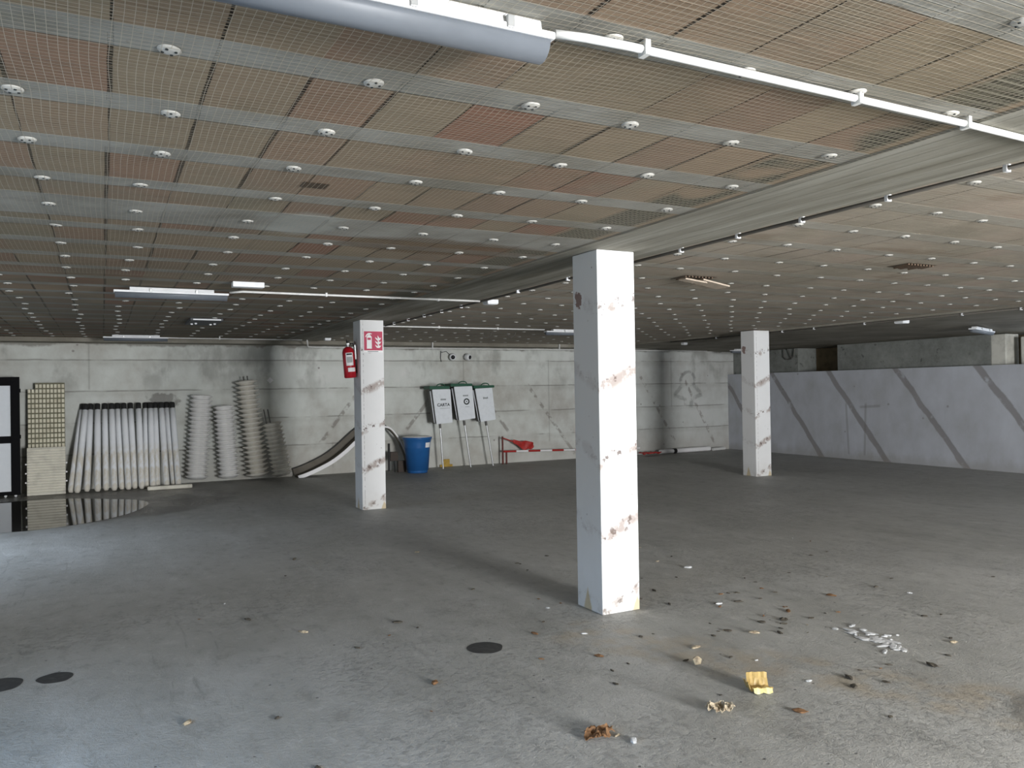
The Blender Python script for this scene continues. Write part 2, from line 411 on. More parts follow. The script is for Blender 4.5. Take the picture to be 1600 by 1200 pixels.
def lathe(bm, prof, n=24, origin=(0, 0, 0), axis=None, mi=0):
    """profile of (r, h) turned about axis through origin"""
    o = Vector(origin); q = Vector((0, 0, 1)).rotation_difference(Vector(axis or (0, 0, 1)).normalized())
    rings = []
    for r, h in prof:
        if r < 1e-6: rings.append([bm.verts.new(o+q@Vector((0, 0, h)))])
        else: rings.append([bm.verts.new(o+q@Vector((r*cos(2*pi*i/n), r*sin(2*pi*i/n), h))) for i in range(n)])
    for a, b in zip(rings, rings[1:]):
        for i in range(n):
            j = (i+1) % n
            if len(a) == 1 and len(b) == 1: continue
            if len(a) == 1: f = bm.faces.new((a[0], b[j], b[i]))
            elif len(b) == 1: f = bm.faces.new((a[i], a[j], b[0]))
            else: f = bm.faces.new((a[i], a[j], b[j], b[i]))
            f.material_index = mi
    return bm
def cyl(bm, p, q, r, n=14, r2=None, mi=0):
    p = Vector(p); q = Vector(q); L = (q-p).length; r2 = r if r2 is None else r2
    return lathe(bm, [(0, 0), (r, 0), (r2, L), (0, L)], n, p, q-p, mi)
def tube(bm, pts, r, n=10, mi=0):
    pts = [Vector(p) for p in pts]; rings = []; prev = None
    for i, p in enumerate(pts):
        d = (pts[min(i+1, len(pts)-1)]-pts[max(i-1, 0)]).normalized()
        if prev is None:
            a = Vector((0, 0, 1)) if abs(d.z) < .9 else Vector((1, 0, 0)); u = d.cross(a).normalized()
        else: u = (prev-d*prev.dot(d)).normalized()
        prev = u; v = d.cross(u)
        rr = r[i] if isinstance(r, (list, tuple)) else r
        rings.append([bm.verts.new(p+(u*cos(2*pi*k/n)+v*sin(2*pi*k/n))*rr) for k in range(n)])
    for a, b in zip(rings, rings[1:]):
        for k in range(n):
            f = bm.faces.new((a[k], a[(k+1) % n], b[(k+1) % n], b[k])); f.material_index = mi
    for ring in (rings[0][::-1], rings[-1]): f = bm.faces.new(ring); f.material_index = mi
    return bm
def prism(bm, pts, off, mi=0):
    """closed outline extruded by the vector off"""
    off = Vector(off); a = [bm.verts.new(Vector(p)) for p in pts]; b = [bm.verts.new(Vector(p)+off) for p in pts]
    n = len(a)
    for f in [bm.faces.new(a[::-1]), bm.faces.new(b)]+[bm.faces.new((a[i], a[(i+1) % n], b[(i+1) % n], b[i])) for i in range(n)]: f.material_index = mi
    return bm
def recalc(bm): bmesh.ops.recalc_face_normals(bm, faces=bm.faces); return bm

# ------------------------------------------------------------------ the setting
H = 2.6
XL, XR, YB, YR = -3.0, 14.3, 15.7, -6.0
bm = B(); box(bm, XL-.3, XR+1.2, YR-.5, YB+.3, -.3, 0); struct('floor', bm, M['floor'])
root = tag(bpy.data.objects.new('ceiling', None), kind='structure'); COL.objects.link(root)
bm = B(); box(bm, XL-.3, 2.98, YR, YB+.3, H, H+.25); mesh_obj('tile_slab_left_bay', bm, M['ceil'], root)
bm = B(); box(bm, 2.98, 3.66, YR, YB+.3, H-.012, H+.25); mesh_obj('concrete_beam', bm, M['beam'], root)
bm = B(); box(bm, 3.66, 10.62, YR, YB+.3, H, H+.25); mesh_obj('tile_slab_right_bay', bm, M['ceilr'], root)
bm = B(); zs = lambda x: H-.03-.08*(x-10.62)/3.68
prism(bm, [(10.62, YR, zs(10.62)), (XR+1.2, YR, zs(XR+1.2)), (XR+1.2, YR, H+.25), (10.62, YR, H+.25)], (0, YB+.3-YR, 0)); recalc(bm); mesh_obj('lowered_edge_slab', bm, M['slab'], root)
bm = B(); box(bm, XL, 10.62, 15.25, YB, H-.07, H); mesh_obj('rear_edge_beam', bm, M['slab'], root)

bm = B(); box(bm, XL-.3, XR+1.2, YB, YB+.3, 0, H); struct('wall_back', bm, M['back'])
# right wall: thick lower part, set-back upper band, opening in it nearer to the viewer
bm = B(); box(bm, XR, XR+1.0, YR, YB, 0, 1.91); struct('wall_right', bm, M['rwall'])
bm = B(); box(bm, XR+.2, XR+.62, 9.0, 12.42, 1.91, H-.12); struct('wall_right_upper', bm, M['upper'])
bm = B(); box(bm, XR+.85, XR+1.15, 8.4, YB, 1.91, H-.135); struct('wall_right_recess', bm, M['ochre'])
bm = B(); box(bm, XR+.2, XR+.55, 14.95, YB, 1.91, H-.12); box(bm, XR+.2, XR+.8, 13.55, 14.45, 1.91, H-.13)
box(bm, XR+.35, XR+.8, 14.45, 14.95, 1.91, 2.16)
struct('wall_right_niche', bm, M['upper'])
bm = B(); box(bm, XR+.205, XR+.60, 8.72, 8.998, 1.911, H-.125, .02); struct('trim_1', bm, M['plaster'])
bm = B(); box(bm, XR+.30, XR+.70, 8.1, 8.52, 1.911, H-.19, .03); struct('trim_2', bm, M['plaster'])
# rear wall behind the viewer with the wide entrance, left wall with two gateways
bm = B(); box(bm, XL, 3.7, YR-.3, YR, 0, H); box(bm, 5.8, XR+1.0, YR-.3, YR, 0, H); box(bm, 3.7, 5.8, YR-.3, YR, 2.45, H)
struct('wall_rear', bm, M['back'])
bm = B()
for y0, y1 in ((YR, -.8), (4.0, 8.8), (11.6, YB)): box(bm, XL-.3, XL, y0, y1, 0, H)
for y0, y1 in ((-.8, 4.0), (8.8, 11.6)): box(bm, XL-.3, XL, y0, y1, 2.45, H)
struct('wall_left', bm, M['back'])

# pillars
def pillar(cx, y0, w, d, label, top=H-.012):
    bm = B(); box(bm, -w/2, w/2, 0, d, 0, top-.002, .007)
    o = mesh_obj('concrete_pillar', bm, M['pillar']); o.location = (cx, y0, .001)
    return tag(o, label, 'pillar', 'white painted pillars')
pillar(3.28, 4.73, .32, .33, 'large white painted concrete pillar nearest the viewer, scuffed, shaded on its left face')
pillar(3.29, 10.57, .33, .34, 'white painted pillar carrying the red extinguisher and fire sign')
pillar(10.43, 10.57, .36, .33, 'white painted pillar standing alone at the right before the grey wall')

# ------------------------------------------------------------------ ceiling netting (real cords)
def netting(name, x0, x1, y0, y1, label):
    bm = B(); p = .0255; w = .0011
    def hz(x, y):
        s = abs(sin(pi*(y-2.443)/.562)); t = .35+.65*mnoise.noise(Vector((x*1.3, y*1.3, 3)))
        t = max(.05, t)
        return H-.009-.030*s*t-.006*abs(mnoise.noise(Vector((x*4, y*4, 9))))
    def wx(x, y): return .012*mnoise.noise(Vector((x*2.5, y*2.5, 5)))
    def P(x, y): return Vector((x+wx(x, y), y+wx(y+7, x), hz(x, y)))
    def strip(pts, side):
        prev = None
        for q in pts:
            a = bm.verts.new(q+side*w); b = bm.verts.new(q-side*w)
            if prev: bm.faces.new((prev[0], a, b, prev[1]))
            prev = (a, b)
    ny = int((y1-y0)/p); nx = int((x1-x0)/p)
    for j in range(ny+1):
        y = y0+j*p; k = int((x1-x0)/.06); strip([P(x0+(x1-x0)*i/k, y) for i in range(k+1)], Vector((0, 1, 0)))
    for i in range(nx+1):
        x = x0+i*p; k = int((y1-y0)/.047); strip([P(x, y0+(y1-y0)*j/k) for j in range(k+1)], Vector((.7, 0, 0)))
    return tag(mesh_obj(name, bm, M['net']), label, 'netting')
netting('ceiling_netting', -1.6, 2.97, .9, 7.2, 'fine pale plastic netting pinned under the brown tiled ceiling left of the beam')
netting('ceiling_netting', 3.70, 7.6, .9, 6.6, 'fine pale plastic netting pinned under the ceiling right of the beam')

# ------------------------------------------------------------------ netting plugs
def plug_bm(ox=0, oy=0, oz=0, bm=None, n=20, ang=0):
    bm = bm or B()
    lathe(bm, [(0, -.009), (.013, -.009), (.026, -.007), (.033, -.003), (.033, 0)], n, (ox, oy, oz), mi=0)
    for k in range(4):
        a = ang+k*pi/2; r = .019
        lathe(bm, [(0, -.0105), (.0045, -.0105), (.0045, -.006)], 8, (ox+r*cos(a), oy+r*sin(a), oz), mi=1)
    return bm
spots = []
rowsY = [.76, 1.32, 1.885, 2.462, 3.03, 3.585, 4.15, 4.74, 5.28, 5.88]+[6.45+.562*k for k in range(16)]
colsL = [-2.75, -2.25, -1.75, -1.25, -.73, -.245, .2, .77, 1.33, 1.80, 2.285, 2.80]
colsR = [3.87, 4.34, 4.86, 5.40]+[5.92+.52*k for k in range(9)]
rg = random.Random(4)
for Y in rowsY:
    for X in colsL+colsR:
        if Y > 15.2: continue
        if abs(Y-1.9) < .1 and X < 1.2: continue
        if Y > 7.7 and Y < 8.2 and -.1 < X < 1.2: continue
        # the camera's rough field of view
        a = math.degrees(atan2(X, Y)); d = hypot(X, Y)
        if a < -9 or a > 63: continue
        if a > 61.5 or a < -7.5 and d > 3: continue
        elev = (H-1.6)/(X*sin(radians(27.2))+Y*cos(radians(27.2)))
        if elev > .52: continue
        spots.append((d, X+rg.uniform(-.03, .03), Y+rg.uniform(-.025, .025)))
        
spots.sort()
proto = None
for k, (d, X, Y) in enumerate(spots[:300]):
    if proto is None:
        proto = mesh_obj('netting_plug', plug_bm(), [M['plug'], M['ink']], smooth=True); o = proto
    else:
        o = proto.copy(); COL.objects.link(o)
    o.location = (X, Y, H-.002-(.0 if k > 90 else 0)); o.rotation_euler = (rg.uniform(-.05, .05), rg.uniform(-.05, .05), rg.uniform(0, 3))
    tag(o, 'round white four-holed plastic plug pinning the netting to the ceiling', 'plug', 'white plugs pinning the ceiling netting')
if len(spots) > 300:
    bm = B()
    for d, X, Y in spots[300:]: plug_bm(X, Y, H-.002, bm, 10)
    tag(mesh_obj('netting_plug', bm, [M['plug'], M['ink']]), 'distant white plugs dotting the far ceiling before the back wall', 'plug', None, 'stuff')

# ------------------------------------------------------------------ batten lamps
def batten(x, y, L, z, label, group='white batten lamps on the ceiling', clips=True, tilt=0):
    t = thing('batten_lamp', label, 'ceiling lamp', (x, y, z), (0, 0, tilt), group)
    ins = .035 if clips else .13
    bm = B()   # body against the ceiling
    prism(bm, [(ins, -.046, -.030), (ins, -.040, 0), (ins, .040, 0), (ins, .046, -.030)], (L-2*ins, 0, 0)); recalc(bm)
    bmesh.ops.bevel(bm, geom=bm.edges[:], offset=.003, segments=1, affect='EDGES'); mesh_obj('housing', bm, M['white'], t)
    bm = B(); box(bm, 0, L, -.055, .055, -.050, -.0305, .004); mesh_obj('flange', bm, M['white'], t)
    bm = B(); sec = [(.049*cos(a), -.0505-.048*sin(a)) for a in [i*pi/10 for i in range(11)]]
    prism(bm, [(.012, y_, z_) for y_, z_ in sec], (L-.024, 0, 0)); recalc(bm); mesh_obj('diffuser', bm, M['diffuser'], t, True)
    for s in ((.14, .34, .66, .88) if clips else (.3, .7)):
        bm = B(); box(bm, L*s, L*s+.02, -.060, -.044, -.046, -.012, .002); mesh_obj('clip', bm, M['steel'], t)
    return t
batten(-.12, 1.905, 1.22, H-.004, 'large white batten lamp with grey diffuser overhead at the top of the picture')
t = batten(.10, 8.0, .98, H-.012, 'white batten lamp over the left, feeding the conduit with the flat white fitting', clips=False)
batten(.02, 14.3, .96, H-.012, 'small far white batten lamp at left close to the back wall', clips=False)
batten(6.46, 11.35, 1.1, H-.012, 'white batten lamp half hidden behind the near pillar', clips=False)
batten(12.35, 7.95, 1.3, H-.100, 'white batten lamp at the far right near the bright wall gap', clips=False, tilt=.35)
batten(13.25, 14.4, .95, H-.110, 'white batten lamp in the far right corner left of the lone pillar', clips=False, tilt=.1)

bm = B(); box(bm, 1.03, 1.30, 7.33, 7.43, H-.052, H-.004, .006)
o = mesh_obj('emergency_lamp', bm, M['white']); tag(o, 'short flat white emergency fitting beside the left batten lamp', 'emergency lamp')
t = thing('speaker_panel', 'dark flat square ceiling fitting with white edge and tiny white spots', 'ceiling fitting', (1.22, 11.2, H-.003))
bm = B(); box(bm, -.2, .2, -.2, .55, -.035, 0, .004); mesh_obj('panel', bm, simple('dark_grey_fitting', (.07, .075, .08), .6, .3), t)
bm = B(); box(bm, -.17, .17, -.225, -.203, -.030, -.016); mesh_obj('edge_strip', bm, M['white'], t)
for px, py in ((-.14, .28), (-.10, .18), (.10, .30), (.14, .20)):
    bm = B(); lathe(bm, [(0, -.055), (.016, -.05), (.018, -.036), (0, -.036)], 10, (px, py, 0)); mesh_obj('spot', bm, M['white'], t)

# ------------------------------------------------------------------ conduits
def conduit(name, pts, r, mat, label, clips, clipmat, cat='pipe'):
    t = thing(name, label, cat)
    bm = B(); tube(bm, pts, r, 10); mesh_obj('pipe', bm, mat, t, True)
    for p in clips:
        along_x = abs(pts[-1][0]-pts[0][0]) > abs(pts[-1][1]-pts[0][1])
        bm = B(); s = r+.006; w = .009
        zt = H-.002 if p[0] < 10.6 else zs(p[0])-.001
        if 2.98 < p[0] < 3.66: zt = H-.014
        if along_x: box(bm, p[0]-w, p[0]+w, p[1]-s, p[1]+s, p[2]-s, zt)
        else: box(bm, p[0]-s, p[0]+s, p[1]-w, p[1]+w, p[2]-s, zt)
        mesh_obj('clip', bm, clipmat, t)
    return t
z = H-.027
conduit('conduit_pipe', [(1.105, 1.862, H-.034), (1.2, 1.856, H-.030), (1.35, 1.855, z), (2.9, 1.875, z), (3.63, 1.90, z)], .0125, M['pvc'], 'thick white conduit running from the overhead lamp across to the right', [(1.40, 1.856, z), (2.30, 1.867, z), (2.90, 1.875, z)], M['pvc'])
z = H-.022
conduit('conduit_pipe', [(3.70, 1.2, z), (3.685, 3.4, z), (3.69, 6.0, z), (3.71, 8.0, z), (3.72, 11.3, z)], .011, M['greypipe'], 'dusty dark conduit with small white clips along the edge of the ceiling beam',
        [(3.695-.002*k, y, z) for k, y in enumerate((2.2, 2.82, 3.4, 3.93, 4.5, 5.2, 6.05, 7.0))]+[(3.72, y, z) for y in (8.5, 9.1, 9.7, 10.3, 10.9)], M['white'])
conduit('conduit_pipe', [(1.09, 7.97, H-.03), (1.2, 7.92, z), (3.69, 7.92, z)], .011, M['pvc'], 'white conduit from the left batten lamp to the junction box on the beam', [(2.0, 7.92, z), (3.2, 7.92, z)], M['pvc'])
conduit('conduit_pipe', [(3.72, 11.42, z), (3.85, 11.38, z), (6.45, 11.36, z)], .011, M['pvc'], 'white conduit from the extinguisher pillar to the lamp behind the near pillar', [(4.6, 11.375, z), (5.6, 11.37, z)], M['pvc'])
z = H-.125
conduit('conduit_pipe', [(3.35, 14.7, H-.03), (3.45, 15.1, z), (3.6, 15.20, z), (10.55, 15.20, z), (13.2, 15.2, z)], .013, M['pvc'], 'long thin white conduit just in front of the back wall top', [(6.0, 15.2, z), (9.0, 15.2, z)], M['pvc'])
z = H-.042
conduit('conduit_pipe', [(.98, 14.33, H-.045), (1.15, 14.42, z), (3.2, 14.44, z)], .009, M['pvc'], 'short white conduit running right from the small far lamp', [(1.8, 14.425, z)], M['pvc'])
z = H-.047
conduit('conduit_pipe', [(10.66, 5.0, z), (10.66, 13.4, z)], .012, M['greypipe'], 'dark conduit along the step of the lowered slab before the right wall', [(10.66, y, z) for y in (6.2, 7.0, 8.6, 9.6, 10.3, 12.0)], M['white'])
def jbox(x, y, z, label, s=.055):
    t = thing('junction_box', label, 'junction box', (x, y, z))
    bm = B(); box(bm, -s, s, -s, s, -.045, 0, .004); mesh_obj('box', bm, M['white'], t)
    bm = B(); box(bm, -s*.9, s*.9, -s*.9, s*.9, -.052, -.0455, .002); mesh_obj('cover', bm, M['white'], t)
jbox(3.82, 7.92, H-.004, 'small white junction box where the left conduit meets the dark beam conduit', .065)
jbox(3.62, 14.3, H-.004, 'small white junction box left of the extinguisher near the back wall')
jbox(10.80, 8.05, H-.036, 'white junction box on the step of the lowered slab at right', .075)
jbox(11.1, 13.5, H-.043, 'tiny white junction box right of the near pillar near the back wall', .05)
t = thing('wire_hooks', 'two bent wire loops hanging from the ceiling left of the near pillar', 'wire hook')
for k, (X, Y) in enumerate(((5.93, 12.4), (6.32, 12.25))):
    bm = B(); tube(bm, [(X-.1, Y, H), (X-.09, Y, H-.07), (X-.04, Y, H-.10), (X+.03, Y, H-.07), (X+.06, Y, H)], .006, 6); mesh_obj('loop', bm, M['bindark'], t)

# broken hollow tiles
def broken_tile(x, y, w, d, label, flap):
    t = thing('broken_tile', label, 'broken ceiling tile', (x, y, H))
    bm = B(); box(bm, -w/2, w/2, -d/2, d/2, -.003, -.001)
    mesh_obj('hollow', bm, M['claydark'], t)  # flat dark plate painted as the shaded hole
    for i in range(9 if w > .2 else 0):
        bm = B(); xx = -w/2+w*(i+.5)/9; box(bm, xx-.006, xx+.006, -d/2, d/2-random.uniform(0, .4)*d, -.018, -.006)
        for v in bm.verts: v.co.x += v.co.y*.25
        mesh_obj('rib', bm, M['clay2'], t)
    if flap:
        for (x0, y0, x1, y1, dz) in flap:
            bm = B(); box(bm, x0, x1, y0, y1, -.010, .004, .003)
            for v in bm.verts: v.co.z += -.035-dz*(v.co.x-x0)/(x1-x0); v.co.y += .03*sin(v.co.x*20)
            mesh_obj('shard', bm, M['clay'], t)
broken_tile(4.82, 5.72, .34, .24, 'broken hollow ceiling tile with pale shards hanging, right of the near pillar', [(-.22, -.19, .0, -.09, .03), (-.03, -.16, .27, .02, .05), (.08, -.02, .27, .10, .03)])
broken_tile(6.12, 4.46, .34, .22, 'broken ceiling tile open in dark slots, far right of the ceiling', None)
broken_tile(.92, 3.83, .12, .10, 'small dark hole broken in a ceiling tile left of the beam', None)

# ------------------------------------------------------------------ things along the back wall
# framed white board stand at the far left
t = thing('framed_board', 'tall black frame holding white panels at the left edge of the picture', 'framed board', (-1.9, 15.20, .0))
bm = B()
for a, b_, c_, d_ in ((-.85, .70, 1.80, 1.94), (-.85, .70, .87, .985), (-.85, .70, .03, .09)): box(bm, a, b_, -.03, .03, c_, d_, .004)
for a, b_ in ((.58, .705), (-.86, -.74)): box(bm, a, b_, -.032, .032, .03, 1.942, .004)
mesh_obj('frame', bm, M['black'], t)
for z0, z1 in ((.985, 1.80), (.09, .87)):
    bm = B(); box(bm, -.74, .58, -.012, .012, z0, z1); mesh_obj('panel', bm, M['board'], t)
for z_ in (1.72, .97):
    bm = B(); cyl(bm, (.706, 0, z_-.03), (.706, 0, z_+.03), .014); mesh_obj('hinge', bm, M['black'], t)
for x_ in (.5, .64):
    bm = B(); cyl(bm, (x_, -.03, .02), (x_, .03, .02), .02); mesh_obj('foot', bm, M['steel'], t)

# louvred panel in front, grating panel behind it
t = thing('slatted_panel', 'low beige plastic panel with horizontal ribs beside the black frame', 'plastic panel', (-.83, 15.18, 0), (radians(-4), 0, 0))
bm = B(); box(bm, -.275, .275, 0, .05, .002, .78, .004); mesh_obj('sheet', bm, M['beige'], t)
for k in range(17):
    bm = B(); zz = .03+k*.0445; prism(bm, [(-.272, -.001, zz), (-.272, -.026, zz+.004), (-.272, -.026, zz+.020), (-.272, -.001, zz+.026)], (.544, 0, 0)); recalc(bm); mesh_obj('rib', bm, M['beige'], t)
for k in range(3):
    for s in (-1, 1):
        bm = B(); box(bm, s*.289-.012, s*.289+.012, .01, .03, .2+.15*k, .225+.15*k, .003); mesh_obj('lug', bm, M['signwhite'], t)
t = thing('grating_panel', 'tall yellowed plastic grating with small square blocks standing against the wall', 'grating panel', (-.835, 15.42, 0), (radians(-3), 0, 0))
bm = B(); box(bm, -.27, .27, .012, .03, .002, 1.70)
box(bm, -.165, .27, .012, .03, 1.70, 1.85); mesh_obj('backing', bm, M['olive'], t)
bm = B()
for i in range(10):
    for j in range(22):
        x0 = -.268+i*.0545; z0 = .02+j*.083
        if i < 2 and z0 > 1.70: continue
        box(bm, x0, x0+.040, -.012, .012, z0, z0+.060, .004)
mesh_obj('block_grid', bm, M['grate'], t)

# leaning tubes with black caps
tops = [545, 566, 598, 645, 693, 738, 778, 820, 865, 918, 968, 1000, 1035, 1075, 1115, 1152]
bots = [475, 515, 575, 643, 697, 750, 800, 842, 885, 930, 966, 1005, 1037, 1097, 1150, 1178]
ordn = ['leftmost', 'second', 'third', 'fourth', 'fifth', 'sixth', 'seventh', 'eighth', 'ninth', 'tenth', 'eleventh', 'twelfth', 'thirteenth', 'fourteenth', 'fifteenth', 'rightmost']
for k, (a, b_) in enumerate(zip(tops, bots)):
    xt = -1.59+.01007*a/4.284; xb = -1.59+.01003*b_/4.284
    yb = 15.20-.11*(k % 2); yt = 15.62-.11*(k % 2)
    p = Vector((xb, yb, .05)); q = Vector((xt, yt, 1.37)); d = (q-p).normalized()
    L = (q-p).length; r = .050
    t = thing('capped_tube', 'slim white tube with black top leaning on the back wall, %s of sixteen' % (ordn[k] if k in (0, 15) else ordn[k]+' from left'), 'tube', p, group='white tubes leaning in a row')
    bm = B(); lathe(bm, [(0, -.045), (r*.6, -.04), (r*.97, 0), (r, .05), (r, L*.75), (r*.94, L), (0, L)], 16, (0, 0, 0), d)
    mesh_obj('tube', bm, M['tube'], t, True)
    bm = B(); lathe(bm, [(0, L+.0005), (r*.80, L+.0005), (r*.86, L+.012), (r*.88, L+.10), (r*.7, L+.112), (0, L+.112)], 14, (0, 0, 0), d)
    mesh_obj('cap', bm, M['blackcap'], t, True)
bm = B(); box(bm, .66, 1.37, 14.80, 14.90, .001, .065, .015); o = mesh_obj('plastic_strip', bm, M['beige'])
tag(o, 'short beige strip lying on the floor before the white tubes', 'strip')

# stacks of discs on rods
def disc_stack(base, top, r, n, mat, label, rods=(), prof=0, rodlen=0, y=15.42, squash=1.0):
    p = Vector((base[0], y, base[1])); q = Vector((top[0], y+.03, top[1])); d = (q-p).normalized(); L = (q-p).length
    t = thing('disc_stack', label, 'stack of discs', (p.x, p.y, .0)); loc = Vector((0, 0, p.z))
    h = L/n; rc = r*(.76 if prof == 0 else .62)
    bm0 = B()
    lathe(bm0, [(0, 0), (rc*.86, 0), (r*.97, h*.62), (r, h*.74), (r*.96, h*.80), (rc, h*.70), (rc*.98, h*.99), (0, h*.99)], 30, (0, 0, 0), d)
    first = None
    for k in range(n):
        if first is None: o = mesh_obj('disc', bm0, mat, t, True); first = o
        else: o = first.copy(); COL.objects.link(o); o.parent = t
        o.location = loc+d*(h*k)
        s = 1-.0*(k/n); 
        if k == n-1: s = .94
        o.scale = (s, s, 1)
    for rx, ln in rods:
        bm = B(); a = loc+d*(L*.99)+Vector((rx, 0, 0)); cyl(bm, a-d*.2, a+d*ln, .012, 8); mesh_obj('rod', bm, M['bindark'], t)
    return t
disc_stack((1.49, .085), (1.60, 1.60), .205, 20, M['disc'], 'fat column of stacked white round discs next to the capped tubes')
disc_stack((2.055, .075), (1.98, 1.40), .195, 17, M['disc'], 'shorter column of stacked white discs, second from the tubes')
disc_stack((2.565, .065), (2.38, 1.86), .215, 21, M['disc2'], 'tallest column of stacked discs with a short rod on top', rods=((-.04, .09), (.03, .10)), prof=1)
disc_stack((2.965, .085), (2.79, 1.07), .185, 13, M['disc2'], 'lowest column of stacked discs tilting left with two long thin rods', rods=((-.10, .26), (-.03, .26)), y=15.15)

# curved chute
def chute():
    t = thing('curved_chute', 'long S-curved white channel with shaded brown inside rising behind the extinguisher pillar', 'chute', (0, 0, 0))
    path = [(3.27, .05), (3.40, .085), (3.6, .16), (3.9, .30), (4.15, .47), (4.35, .64), (4.55, .80), (4.75, .90), (4.93, .935), (5.1, .90), (5.25, .74), (5.36, .53), (5.45, .30), (5.50, .03)]
    # dense resample
    P = []
    for i in range(len(path)-1):
        p0 = path[max(i-1, 0)]; p1 = path[i]; p2 = path[i+1]; p3 = path[min(i+2, len(path)-1)]
        for s in range(4):
            u = s/4
            P.append(tuple(.5*((2*p1[c])+(-p0[c]+p2[c])*u+(2*p0[c]-5*p1[c]+4*p2[c]-p3[c])*u*u+(-p0[c]+3*p1[c]-3*p2[c]+p3[c])*u**3) for c in (0, 1)))
    P.append(path[-1])
    y0, y1 = 15.27, 15.62
    def band(name, ya, yb, lo, hi, mat):
        bm = B(); rings = []
        for i, (x, z_) in enumerate(P):
            a = P[max(i-1, 0)]; b_ = P[min(i+1, len(P)-1)]; dx, dz = b_[0]-a[0], b_[1]-a[1]; L = hypot(dx, dz); nx, nz = -dz/L, dx/L
            rings.append([bm.verts.new((x+nx*o_, y_, max(.004, z_+nz*o_))) for y_, o_ in (((yq-y0)*(.22+.78*max(0., min(1., (5.3-x)/.6)))+y0, oq) for yq, oq in ((ya, lo(x)), (yb, lo(x)), (yb, hi(x)), (ya, hi(x))))])
        for r0, r1 in zip(rings, rings[1:]):
            for k in range(4): bm.faces.new((r0[k], r0[(k+1) % 4], r1[(k+1) % 4], r1[k]))
        bm.faces.new(rings[0]); bm.faces.new(rings[-1][::-1]); recalc(bm)
        mesh_obj(name, bm, mat, t)
    tp = lambda x: max(0., min(1., (5.15-x)/.5))      # the channel narrows towards its right end
    band('floor_strip', y0+.024, y1-.014, lambda x: -.045, lambda x: -.025, M['chutein'])
    band('front_rim', y0, y0+.022, lambda x: -.03-.045*tp(x), lambda x: -.004, M['signwhite'])
    band('rear_rim', y1-.012, y1, lambda x: -.05, lambda x: -.02+.12*tp(x), M['chutein'])
    band('rear_lip', y1-.016, y1+.004, lambda x: -.019+.12*tp(x), lambda x: -.004+.12*tp(x), M['blackcap'])
chute()
t = thing('support_block', 'dark brown wooden support with upright stick right of the extinguisher pillar', 'wooden support', (5.12, 15.19, 0))
bm = B(); box(bm, -.06, .10, -.03, .05, .23, .41, .004); mesh_obj('upper_block', bm, M['brown'], t)
bm = B(); box(bm, .10, .26, -.03, .05, .001, .228, .004); mesh_obj('lower_block', bm, M['brown'], t)
bm = B(); box(bm, -.10, -.062, -.02, .02, .03, .58, .003); mesh_obj('stick', bm, M['blackcap'], t)
bm = B(); cyl(bm, (.04, 0, .001), (.02, 0, .229), .011, 8); mesh_obj('peg', bm, M['blackcap'], t)

# blue bin
t = thing('blue_bin', 'round blue plastic waste bin with white lid edge standing by the back wall', 'waste bin', (5.535, 14.92, .001))
bm = B(); lathe(bm, [(0, 0), (.195, 0), (.20, .02), (.225, .25), (.262, .58), (.285, .66), (.295, .672), (.295, .70), (.275, .70), (.268, .68), (.215, .05), (0, .05)], 40); mesh_obj('body', bm, M['blue'], t, True)
bm = B(); lathe(bm, [(0, .725), (.20, .722), (.27, .712), (.288, .703), (.0, .703)], 40); mesh_obj('lid', bm, M['signwhite'], t, True)
bm = B()
for k in range(5):
    for j in range(4):
        a0 = radians(-72+k*6.5); a1 = radians(-72+(k+1)*6.5); z0 = .50+.035*j; z1 = z0+.035
        rr = lambda z_: .225+(.262-.225)*(z_-.25)/.33+.0025
        if k < 5 and j < 4: bm.faces.new([bm.verts.new((rr(zz)*cos(a), rr(zz)*sin(a), zz)) for a, zz in ((a0, z0), (a1, z0), (a1, z1), (a0, z1))])
bmesh.ops.remove_doubles(bm, verts=bm.verts, dist=1e-4); mesh_obj('sticker', bm, M['signwhite'], t)

# text helper: font curve turned into mesh
def text_mesh(s, size, mat, parent, M4, name='lettering', depth=.001, xs=1.0):
    cu = bpy.data.curves.new('txt', 'FONT'); cu.body = s; cu.size = size; cu.extrude = depth; cu.align_x = 'CENTER'; cu.align_y = 'CENTER'; cu.offset = .0012*size/.05
    o = bpy.data.objects.new('txt', cu); COL.objects.link(o); bpy.context.view_layer.update()
    me = bpy.data.meshes.new_from_object(o.evaluated_get(bpy.context.evaluated_depsgraph_get()))
    bpy.data.objects.remove(o); me.transform(M4 @ Matrix.Diagonal((xs, 1, 1, 1))); me.materials.clear(); me.materials.append(mat)
    q = bpy.data.objects.new(name, me); COL.objects.link(q); q.parent = parent; return q

